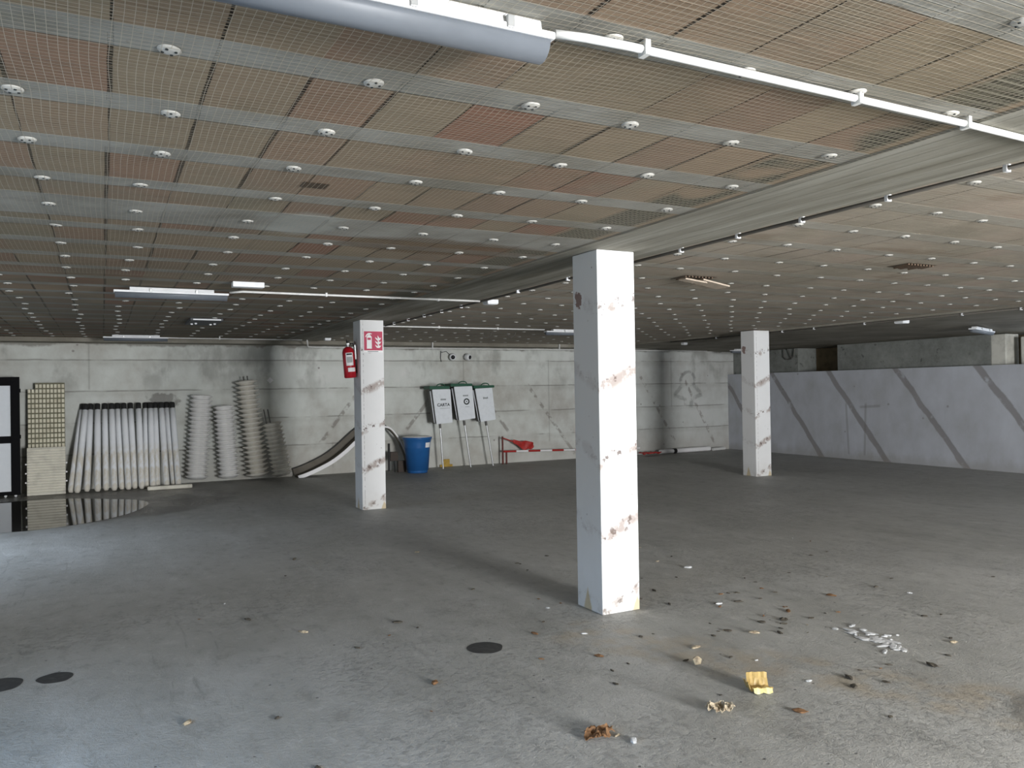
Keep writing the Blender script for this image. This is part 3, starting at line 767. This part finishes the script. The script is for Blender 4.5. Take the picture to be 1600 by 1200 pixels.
# three litter bins on poles
def litter_bin(tl, tr, br, bl, lid, pole, label, kind):
    yf, yk = 15.12, 15.40
    base = (pole[1][0], yf+.14, 0)
    t = thing('litter_bin', label, 'litter bin', base, group='white litter bins with green lids')
    O = Vector(base)
    bm = B(); q = [tl, tr, br, bl]
    c = ((tl[0]+tr[0]+br[0]+bl[0])/4, (tl[1]+tr[1]+br[1]+bl[1])/4)
    prism(bm, [Vector((x, yf, z_))-O for x, z_ in q], (0, yk-yf, 0)); recalc(bm)
    bmesh.ops.bevel(bm, geom=bm.edges[:], offset=.022, segments=3, affect='EDGES'); mesh_obj('body', bm, M['bindark'], t)
    bm = B(); prism(bm, [Vector((x, yf-.012, z_))-O for x, z_ in q], (0, .022, 0)); recalc(bm)
    es = [e for e in bm.edges]; bmesh.ops.bevel(bm, geom=es, offset=.008, segments=2, affect='EDGES'); mesh_obj('front_panel', bm, M['binbody'], t)
    # pale rounded strip down the left side
    bm = B(); a = Vector((tl[0]-.006, yf+.09, tl[1]-.03))-O; b_ = Vector((bl[0]-.004, yf+.09, bl[1]+.04))-O
    tube(bm, [a, a*.5+b_*.5, b_, b_+Vector((.02, 0, -.03))], .013, 8); mesh_obj('side_strip', bm, M['binbody'], t, True)
    d = Vector((tr[0]-tl[0], 0, tr[1]-tl[1])).normalized(); up = Vector((-d.z, 0, d.x))
    x0, x1, hz = lid
    bm = B(); A = Vector((x0, yf-.03, tl[1]+.004))-O; Bv = Vector((x1, yf-.03, tr[1]+.004))-O
    prism(bm, [A, Bv, Bv+up*hz, A+up*hz*1.25], (0, .34, 0)); recalc(bm); bmesh.ops.bevel(bm, geom=bm.edges[:], offset=.008, segments=2, affect='EDGES'); ld = mesh_obj('lid', bm, M['green'], t)
    mid = (A+Bv)/2+up*(hz*1.1)+Vector((.03, .02, 0)); bm = B()
    tube(bm, [mid+d*(.09*cos(a_))+up*(.045*sin(a_)) for a_ in [pi*i/8 for i in range(9)]], .011, 8); mesh_obj('handle', bm, M['green'], ld, True)
    bm = B(); tp = Vector((pole[0][0], yf+.14, pole[0][1]))-O; cyl(bm, tp+Vector((0, 0, .04)), (0, 0, .002), .017, 12); mesh_obj('pole', bm, M['steel'], t)
    bm = B(); dd = (-tp).normalized(); cyl(bm, tp+Vector((0, 0, .01)), tp+dd*.09, .026, 12); mesh_obj('pole_socket', bm, M['bindark'], t)
    # print on the front
    right = Vector((br[0]-bl[0], 0, br[1]-bl[1])).normalized(); dn = (Vector((bl[0]+br[0], 0, bl[1]+br[1]))-Vector((tl[0]+tr[0], 0, tl[1]+tr[1]))).normalized()
    rt = Vector((tr[0]-tl[0], 0, tr[1]-tl[1])).normalized(); upv = Vector((0, -1, 0)).cross(rt)*-1
    upv = rt.cross(Vector((0, 1, 0))).normalized()
    if upv.z < 0: upv = -upv
    def M4(fx, fz):
        top = Vector((tl[0]+(tr[0]-tl[0])*fx, yf-.0135, tl[1]+(tr[1]-tl[1])*fx)); bot = Vector((bl[0]+(br[0]-bl[0])*fx, yf-.0135, bl[1]+(br[1]-bl[1])*fx))
        p = top.lerp(bot, fz)-O; m_ = Matrix((rt, upv, Vector((0, -1, 0)))).transposed().to_4x4(); m_.translation = p; return m_
    if kind == 0:
        text_mesh('COMUNE', .048, M['greyink'], t, M4(.55, .29), 'crest_line') if False else None
        bm = B()
        for k in range(5): box(bm, -.055+k*.024, -.037+k*.024, -.016, .016, 0, .001)
        for v in bm.verts: v.co = M4(.54, .30)@v.co
        mesh_obj('emblem', bm, M['greyink'], t)
        text_mesh('CARTA', .085, M['ink'], t, M4(.53, .46), 'lettering', .001)
        bm = B(); box(bm, -.09, .13, -.003, .003, 0, .001)
        for v in bm.verts: v.co = M4(.55, .56)@v.co
        mesh_obj('small_print', bm, M['greyink'], t)
    if kind == 1:
        bm = B()
        for k in range(4): box(bm, -.06+k*.03, -.038+k*.03, -.014, .014, 0, .001)
        for v in bm.verts: v.co = M4(.57, .28)@v.co
        mesh_obj('emblem', bm, M['greyink'], t)
        bm = B(); lathe(bm, [(.040, 0), (.066, 0), (.066, .0015), (.040, .0015), (.040, 0)], 28); lathe(bm, [(0, .0015), (.014, .0015), (.014, 0)], 14)
        for v in bm.verts: v.co = M4(.58, .46)@v.co
        mesh_obj('ring_emblem', bm, M['ink'], t)
        bm = B(); box(bm, -.05, .05, -.003, .003, 0, .001)
        for v in bm.verts: v.co = M4(.58, .62)@v.co
        mesh_obj('small_print', bm, M['greyink'], t)
    if kind == 2:
        bm = B()
        for k in range(4): box(bm, -.055+k*.029, -.034+k*.029, -.02+.004*(k % 2), .02-.004*(k % 3), 0, .001)
        for v in bm.verts: v.co = M4(.52, .30)@v.co
        mesh_obj('emblem', bm, M['greyink'], t)
sc = 15.12/15.45
def W2(px, py):      # measured picture positions turned once into metres on the bins' plane
    return None
litter_bin((5.945, 1.635), (6.345, 1.640), (6.385, .955), (6.03, .93), (5.88, 6.325, .055), ((6.16, .93), (6.22, .02)), 'white litter bin with green lid reading CARTA, nearest the blue bin', 0)
litter_bin((6.425, 1.685), (6.835, 1.695), (6.90, 1.025), (6.53, .99), (6.345, 6.835, .05), ((6.70, .97), (6.84, .02)), 'white litter bin with dark ring emblem between two others', 1)
litter_bin((6.90, 1.64), (7.295, 1.655), (7.37, .985), (7.02, .945), (6.86, 7.34, .05), ((7.20, .95), (7.36, .02)), 'white litter bin with only a small grey emblem, nearest the red barrier', 2)

# red and white barrier
t = thing('barrier', 'red trestle with a crumpled red cloth and a long red and white bar', 'barrier', (7.72, 15.46, 0))
for dx, h in ((-.03, .60), (.06, .25)):
    bm = B(); box(bm, dx-.016, dx+.016, -.016, .016, .002, h, .003); mesh_obj('leg', bm, M['rust'], t)
bm = B(); tube(bm, [(-.03, 0, .57), (.25, .01, .47), (.55, .01, .42), (.62, .01, .40)], .012, 8); mesh_obj('brace', bm, M['barred'], t)
for k in range(12):
    a = -.02+k*.30; bm = B(); cyl(bm, (a, -.03, .275-.008*k), (a+.298, -.03, .275-.008*(k+1)), .022, 12)
    mesh_obj('bar_segment', bm, M['barred'] if k % 2 == 0 else M['signwhite'], t)
bm = B(); g = []
pts = [(.22, .53, .44), (.34, .50, .40), (.44, .46, .30), (.52, .50, .26), (.60, .47, .32), (.66, .46, .26), (.74, .44, .33)]
for i, (x, zt_, zb) in enumerate(pts):
    g.append([bm.verts.new((x, -.01+.02*sin(i*2.1+j), zt_+(zb-zt_)*j/4)) for j in range(5)])
for a, b_ in zip(g, g[1:]):
    for j in range(4): bm.faces.new((a[j], a[j+1], b_[j+1], b_[j]))
o = mesh_obj('cloth', bm, M['barred'], t); md = o.modifiers.new('solid', 'SOLIDIFY'); md.thickness = .012; md = o.modifiers.new('sub', 'SUBSURF'); md.levels = md.render_levels = 1
# pieces on the floor right of the near pillar
t = thing('barrier_post', 'white post with a black band lying by the back wall right of the near pillar', 'post', (0, 0, 0))
bm = B(); cyl(bm, (12.35, 15.40, .065), (13.45, 15.46, .065), .055, 16); mesh_obj('shaft', bm, M['signwhite'], t)
bm = B(); cyl(bm, (12.26, 15.395, .065), (12.347, 15.40, .065), .06, 16); mesh_obj('band', bm, M['blackcap'], t)
bm = B(); cyl(bm, (11.85, 15.38, .065), (12.258, 15.394, .065), .048, 16); mesh_obj('sleeve', bm, M['signwhite'], t)
bm = B()
g = [[bm.verts.new((11.22+i*.085, 15.16+j*.07, .03+.045*abs(sin(i*1.3+j*.8)))) for j in range(4)] for i in range(7)]
for a, b_ in zip(g, g[1:]):
    for j in range(3): bm.faces.new((a[j], a[j+1], b_[j+1], b_[j]))
o = mesh_obj('red_white_tarp', bm, M['barred']); md = o.modifiers.new('solid', 'SOLIDIFY'); md.thickness = .02
tag(o, 'crumpled red sheet lying on the floor by the back wall right of the near pillar', 'sheet')
bm = B(); cyl(bm, (13.5, 15.40, .045), (13.95, 15.47, .045), .036, 12); tag(mesh_obj('pipe_offcut', bm, M['pvc']), 'short pale pipe offcut in the back right corner', 'pipe')
bm = B(); box(bm, -.10, .06, -.02, .004, .001, .16, .004); box(bm, -.16, .12, -.03, 0, .001, .05, .004); o = mesh_obj('scrap_pile', bm, M['yellow']); o.location = (6.47, 15.67, 0)
tag(o, 'small yellow scrap at the foot of the back wall between bin poles', 'scrap')

# wall cameras and little white tag
for k, (X, lab, ang) in enumerate(((6.62, 'white dome security camera facing straight out below the ceiling, left of the pair', -.25), (6.93, 'white security camera turned aside below the ceiling, right of the pair', .5))):
    t = thing('security_camera', lab, 'security camera', (X, 15.69, 2.33), group='wall cameras')
    bm = B(); cyl(bm, (0, 0, 0), (0, -.05, 0), .045, 16); mesh_obj('bracket', bm, M['steel'], t)
    bm = B(); d = Vector((sin(ang), -cos(ang), -.15)).normalized(); lathe(bm, [(0, 0), (.05, .005), (.072, .03), (.072, .10), (.062, .12), (0, .12)], 20, (0, -.045, 0), d); mesh_obj('body', bm, M['white'], t, True)
    bm = B(); lathe(bm, [(0, .1215), (.044, .1215), (.036, .132), (0, .136)], 16, (0, -.045, 0), d); mesh_obj('lens', bm, M['glass'], t, True)
t = thing('cable_drop', 'thin dark cable hanging beside the wall cameras', 'cable'); bm = B(); tube(bm, [(6.38, 15.685, 2.45), (6.37, 15.685, 2.3), (6.385, 15.685, 2.22)], .008, 6); mesh_obj('cable', bm, M['ink'], t)
bm = B(); tube(bm, [(6.39, 15.685, 2.42), (6.5, 15.68, 2.44), (6.57, 15.68, 2.38)], .006, 6); mesh_obj('lead', bm, M['ink'], t)
bm = B(); prism(bm, [(2.86, 15.69, 1.80), (2.92, 15.69, 1.86), (2.86, 15.69, 1.92), (2.80, 15.69, 1.86)], (0, .008, 0)); recalc(bm)
tag(mesh_obj('wall_tag', bm, M['signwhite']), 'tiny white diamond tag on the back wall right of the tallest disc stack', 'tag')
# wire loop in the right wall recess
bm = B(); tube(bm, [(14.46, 13.95, 2.46), (14.45, 13.93, 2.28), (14.45, 13.85, 2.22), (14.45, 13.72, 2.22), (14.45, 13.62, 2.3), (14.45, 13.6, 2.46)], .012, 6); tube(bm, [(14.45, 13.80, 2.46), (14.45, 13.70, 2.25)], .01, 6)
tag(mesh_obj('wire_loop', bm, M['bindark']), 'bent dark wire loop hanging in the recess above the right wall', 'wire')

# ------------------------------------------------------------------ extinguisher and sign on the middle pillar
t = thing('fire_extinguisher', 'red fire extinguisher hung on the left side of the signed pillar', 'fire extinguisher', (3.03, 10.74, 1.80), (0, radians(-4), 0))
bm = B(); lathe(bm, [(0, .0), (.07, .002), (.082, .015), (.082, .35), (.07, .395), (.045, .42), (.024, .43), (0, .43)], 28); mesh_obj('cylinder', bm, M['red'], t, True)
bm = B(); cyl(bm, (0, 0, .43), (0, 0, .47), .018); box(bm, -.02, .02, -.02, .02, .455, .48, .003); mesh_obj('valve', bm, M['steel'], t)
bm = B(); box(bm, -.012, .012, -.09, .03, .495, .507, .003); box(bm, -.012, .012, -.08, .03, .478, .486, .002); box(bm, -.012, -.004, .0, .03, .478, .53, .002); mesh_obj('lever', bm, M['blackcap'], t)
bm = B(); tube(bm, [(.02, 0, .465), (.07, -.01, .47), (.088, -.01, .40), (.092, 0, .2), (.09, 0, .06)], .010, 8); mesh_obj('hose', bm, M['blackcap'], t, True)
def label_patch(name, a0, a1, z0, z1, r, mat):
    bm = B(); n = 8; cols = [[bm.verts.new((r*sin(a0+(a1-a0)*i/n), -r*cos(a0+(a1-a0)*i/n), zz)) for zz in (z0, z1)] for i in range(n+1)]
    for a, b_ in zip(cols, cols[1:]): bm.faces.new((a[0], b_[0], b_[1], a[1]))
    return mesh_obj(name, bm, mat, t, True)
label_patch('label', -.75, .45, .17, .345, .0835, M['signwhite'])
label_patch('lower_label', -.55, .75, .085, .14, .0835, M['signwhite'])
label_patch('label_heading', -.6, .3, .315, .335, .0842, M['ink'])
label_patch('label_print', -.6, .3, .21, .29, .0842, simple('grey_label_print', (.45, .47, .47), .6, .2))
bm = B(); box(bm, .085, .105, -.02, .02, .25, .45, .003); mesh_obj('bracket', bm, M['steel'], t)

t = thing('fire_sign', 'square red fire extinguisher sign with white flames on the middle pillar', 'sign', (3.305, 10.566, 2.30))
bm = B(); box(bm, -.140, .140, -.003, .002, -.155, .142); mesh_obj('plate', bm, M['signwhite'], t)
bm = B(); box(bm, -.130, .130, -.0045, -.0032, -.128, .132); mesh_obj('red_field', bm, M['signred'], t)
bm = B(); yy = -.0058
def flat(bm, pts): prism(bm, [(x, yy, z_) for x, z_ in pts], (0, .0012, 0))
flat(bm, [(-.092, -.105), (-.022, -.105), (-.022, .055), (-.035, .075), (-.045, .080), (-.069, .080), (-.079, .075), (-.092, .055)])
flat(bm, [(-.07, .082), (-.044, .082), (-.044, .095), (-.02, .092), (-.018, .10), (-.045, .110), (-.075, .108), (-.10, .085), (-.112, .055), (-.100, .050), (-.09, .075)])
recalc(bm); mesh_obj('extinguisher_pictogram', bm, M['signwhite'], t)
bm = B(); yy = -.0066; flat(bm, [(-.082, .015), (-.034, .015), (-.034, .045), (-.082, .045)]); recalc(bm); mesh_obj('pictogram_label', bm, M['signred'], t)
bm = B(); yy = -.0058
for dz in (0, -.052, -.104):
    flat(bm, [(.112, .05+dz), (.104, .028+dz), (.085, .010+dz), (.052, .012+dz), (.032, .034+dz), (.026, .056+dz), (.046, .040+dz), (.070, .030+dz), (.060, .055+dz), (.064, .078+dz), (.078, .052+dz), (.096, .036+dz)])
recalc(bm); mesh_obj('flame_pictogram', bm, M['signwhite'], t)
bm = B(); box(bm, -.08, .07, -.0042, -.0031, -.147, -.140); mesh_obj('caption_line', bm, M['ink'], t)

# ------------------------------------------------------------------ puddle, floor spots, litter
def blob(pts, z, thick, sub=2):
    bm = B(); n = len(pts); P = []
    for i in range(n):
        p0, p1, p2, p3 = (pts[(i+k) % n] for k in (-1, 0, 1, 2))
        for s in range(6):
            u = s/6; P.append(tuple(.5*((2*p1[c])+(-p0[c]+p2[c])*u+(2*p0[c]-5*p1[c]+4*p2[c]-p3[c])*u*u+(-p0[c]+3*p1[c]-3*p2[c]+p3[c])*u**3) for c in (0, 1)))
    prism(bm, [(x, y, z) for x, y in P], (0, 0, thick)); recalc(bm); return bm
o = mesh_obj('puddle', blob([(-2.9, 11.7), (-2.2, 11.25), (-1.1, 11.22), (-.7, 11.23), (-.3, 11.42), (.06, 11.72), (.34, 12.15), (.52, 12.65), (.60, 13.1), (.5, 13.5), (.2, 13.85), (-.5, 14.4), (-1.4, 14.5), (-2.4, 14.4), (-2.9, 13.6)], .0005, .0015), M['water'])
tag(o, 'shallow still puddle mirroring the tubes and panels at the left', 'puddle')
for (x, y, r, lab) in ((2.10, 4.515, .112, 'dark round damp spot on the floor left of the near pillar'), (-.255, 5.26, .092, 'dark round damp spot at far left, right one of the pair'), (-.53, 5.28, .12, 'dark round damp spot cut by the left picture edge')):
    pts = [(x+r*(1+random.uniform(-.06, .06))*cos(a), y+r*(1+random.uniform(-.06, .06))*sin(a)) for a in [2*pi*i/12 for i in range(12)]]
    tag(mesh_obj('floor_spot', blob(pts, .0005, .0012), M['spot']), lab, 'floor spot', 'round spots on the floor')

def crumple(name, x, y, sx, sy, sz, mat, label, cat, seed, group=None, sub=2, rot=0):
    bm = B(); bmesh.ops.create_icosphere(bm, subdivisions=sub, radius=1)
    for v in bm.verts:
        n = v.co.normalized(); k = 1+.55*mnoise.noise(n*2.3+Vector((seed*3.1, 0, 0)))+.25*mnoise.noise(n*6+Vector((0, seed*1.7, 0)))
        v.co = Vector((n.x*sx*k, n.y*sy*k, n.z*sz*k))
    zm = min(v.co.z for v in bm.verts)
    for v in bm.verts: v.co.z = max(0, v.co.z-zm*.7)
    o = mesh_obj(name, bm, mat); o.location = (x, y, .001); o.rotation_euler = (0, 0, rot); return tag(o, label, cat, group)
def leaf(name, x, y, L, w, curl, mat, label, cat, rot, group=None):
    """curled sheet with veins: a litter leaf or wrapper"""
    bm = B(); nx, ny = 12, 7; g = []
    for i in range(nx):
        u = i/(nx-1); hw = w*(sin(pi*min(.98, max(.04, u)))**.5)*(1+.18*sin(i*2.3))
        g.append([bm.verts.new(((u-.5)*L, (j/(ny-1)-.5)*hw*(1-.25*abs(j-3)/3*curl*6), .004+curl*(abs(j/(ny-1)-.5)*2)**1.6*(.6+.4*sin(i*1.7+j))+.012*curl*10*abs(sin(i*1.1)))) for j in range(ny)])
    for a, b_ in zip(g, g[1:]):
        for j in range(ny-1): bm.faces.new((a[j], a[j+1], b_[j+1], b_[j]))
    o = mesh_obj(name, bm, mat); md = o.modifiers.new('s', 'SOLIDIFY'); md.thickness = .003; md.offset = 1
    o.location = (x, y, .001); o.rotation_euler = (0, 0, rot); return tag(o, label, cat, group)
def ragged(name, x, y, s_, hgt, mat, label, cat, seed, rot):
    """a screwed-up sheet: folded grid with torn outline"""
    bm = B(); n = 15; g = []
    for i in range(n):
        g.append([])
        for j in range(n):
            u, v = i/(n-1)-.5, j/(n-1)-.5; R = hypot(u, v)*2
            k = 1-.28*abs(mnoise.noise(Vector((atan2(v, u)*1.3, seed, 0))))
            f = mnoise.noise(Vector((u*4.5, v*4.5, seed)))+.5*mnoise.noise(Vector((u*11, v*11, seed+4)))
            g[-1].append(bm.verts.new((u*s_[0]*k*(1-.2*f), v*s_[1]*k*(1-.2*f), max(.001, hgt*(.30+.75*f+.25*R*R)))))
    for i in range(n-1):
        for j in range(n-1):
            if hypot((i+.5)/(n-1)-.5, (j+.5)/(n-1)-.5) < .5+.07*mnoise.noise(Vector((i, j, seed))): bm.faces.new((g[i][j], g[i+1][j], g[i+1][j+1], g[i][j+1]))
    for v in [v for v in bm.verts if not v.link_faces]: bm.verts.remove(v)
    o = mesh_obj(name, bm, mat); md = o.modifiers.new('s', 'SOLIDIFY'); md.thickness = .003; md.offset = 1
    o.location = (x, y, .001); o.rotation_euler = (0, 0, rot); return tag(o, label, cat)
ragged('dry_leaf', 2.02, 3.11, (.15, .11), .040, M['leaf'], 'curled dark brown dry leaf lowest on the floor at the picture bottom', 'leaf', 3.3, .3)
ragged('crumpled_paper', 2.69, 3.05, (.14, .10), .045, M['tan'], 'pale crumpled paper scrap between the brown leaf and the golden wrapper', 'paper scrap', 7.1, -.3)
t = thing('golden_wrapper', 'golden yellow food wrapper lying open on the floor, lower right', 'wrapper', (3.06, 3.16, .001), (0, 0, -.42))
def sheet(name, rows, mat):
    bm = B(); g = [[bm.verts.new(p) for p in row] for row in rows]
    for a, b_ in zip(g, g[1:]):
        for j in range(len(a)-1): bm.faces.new((a[j], a[j+1], b_[j+1], b_[j]))
    o = mesh_obj(name, bm, mat, t); md = o.modifiers.new('s', 'SOLIDIFY'); md.thickness = .003; md.offset = 1; return o
sheet('tray', [[(-.055+.11*i/7, yy_+.004*sin(i*2.2+yy_*60), zz_+.006*abs(sin(i*1.7+zz_*50))) for i in range(8)] for yy_, zz_ in ((-.045, .026), (-.038, .006), (.0, .003), (.03, .010), (.048, .045), (.05, .075))], M['gold'])
sheet('front_lip', [[(-.05+.10*i/6, -.047-.006*k-.003*sin(i*2), .028-.012*k+.004*sin(i*1.9+k)) for i in range(7)] for k in range(3)], simple('pale_yellow_foil', (.60, .53, .24), .4, .5))
sheet('side_flap', [[(-.058-.008*k, -.035+.014*i, .006+.022*k+.006*sin(i*2.1)) for i in range(7)] for k in range(3)], M['gold'])
crumple('rubble_piece', 3.03, 3.62, .035, .028, .03, M['tan'], 'small pale block of rubble left of the white flakes, above the wrapper', 'rubble', 5, rot=.5, sub=1)
k = 0
for (x, y, sx, sy) in ((4.33, 3.64, .10, .05), (4.30, 3.50, .10, .055), (4.27, 3.36, .12, .06), (4.22, 3.27, .10, .05), (4.40, 3.42, .05, .03)):
    for q in range(7):
        crumple('paint_flake', x+random.uniform(-.08, .08), y+random.uniform(-.07, .07), sx*.42*random.uniform(.4, 1.3), sy*random.uniform(.2, .5), .004, M['flake'], 'fallen white paint flake in the pale heap at right', 'paint flake', k+9, 'white paint flakes on the floor', 2, random.uniform(0, 3)); k += 1
# smaller crumbs, positions measured on the floor
crumbs = [(3.70, 4.72), (3.60, 4.95), (2.62, 4.02), (2.55, 3.78), (3.22, 3.86), (3.95, 4.05), (4.12, 4.02), (4.22, 4.75), (4.35, 4.72), (4.02, 4.55), (4.18, 4.52), (4.38, 4.50), (4.30, 4.15), (3.62, 4.02), (3.74, 3.90), (3.88, 3.82), (4.05, 3.95), (2.30, 4.15), (3.28, 3.62), (2.12, 2.98), (3.52, 2.95), (3.60, 3.05), (3.02, 2.85), (2.45, 3.6), (1.18, 5.4), (.9, 5.9), (1.8, 5.3), (2.5, 4.6), (3.85, 5.1), (4.6, 5.6), (5.2, 5.0), (5.4, 4.3), (4.9, 4.3), (5.0, 3.6), (.35, 4.2), (.75, 4.05), (1.4, 4.9), (4.75, 6.6), (5.9, 5.4), (6.4, 6.1), (3.35, 2.6), (3.75, 3.1), (1.6, 4.1), (4.16, 2.95), (4.65, 3.15)]
rc = random.Random(8)
for q in range(70):      # finer scatter, densest right of the near pillar
    crumbs.append((3.9+rc.gauss(0, .75), 3.9+rc.gauss(0, .9)) if q % 3 else (rc.uniform(.2, 6.5), rc.uniform(3.0, 8.0)))
for i, (x, y) in enumerate(crumbs):
    if y < 2.3 or (3.05 < x < 3.5 and 4.6 < y < 5.15): continue
    mt = (M['crumb'], M['crumb'], M['leaf'], M['crumb'], M['flake'] if i % 2 else M['tan'])[i % 5]
    s = rc.uniform(.5, 1.5) if i < 46 else rc.uniform(.35, .9)
    crumple('floor_debris', x, y, .026*s, .012*s*rc.uniform(.6, 1.5), .006*s, mt, 'tiny crumb of debris or dry leaf scattered on the grey floor', 'debris', i+30, 'small debris scattered on the floor', 2, rc.uniform(0, 3))
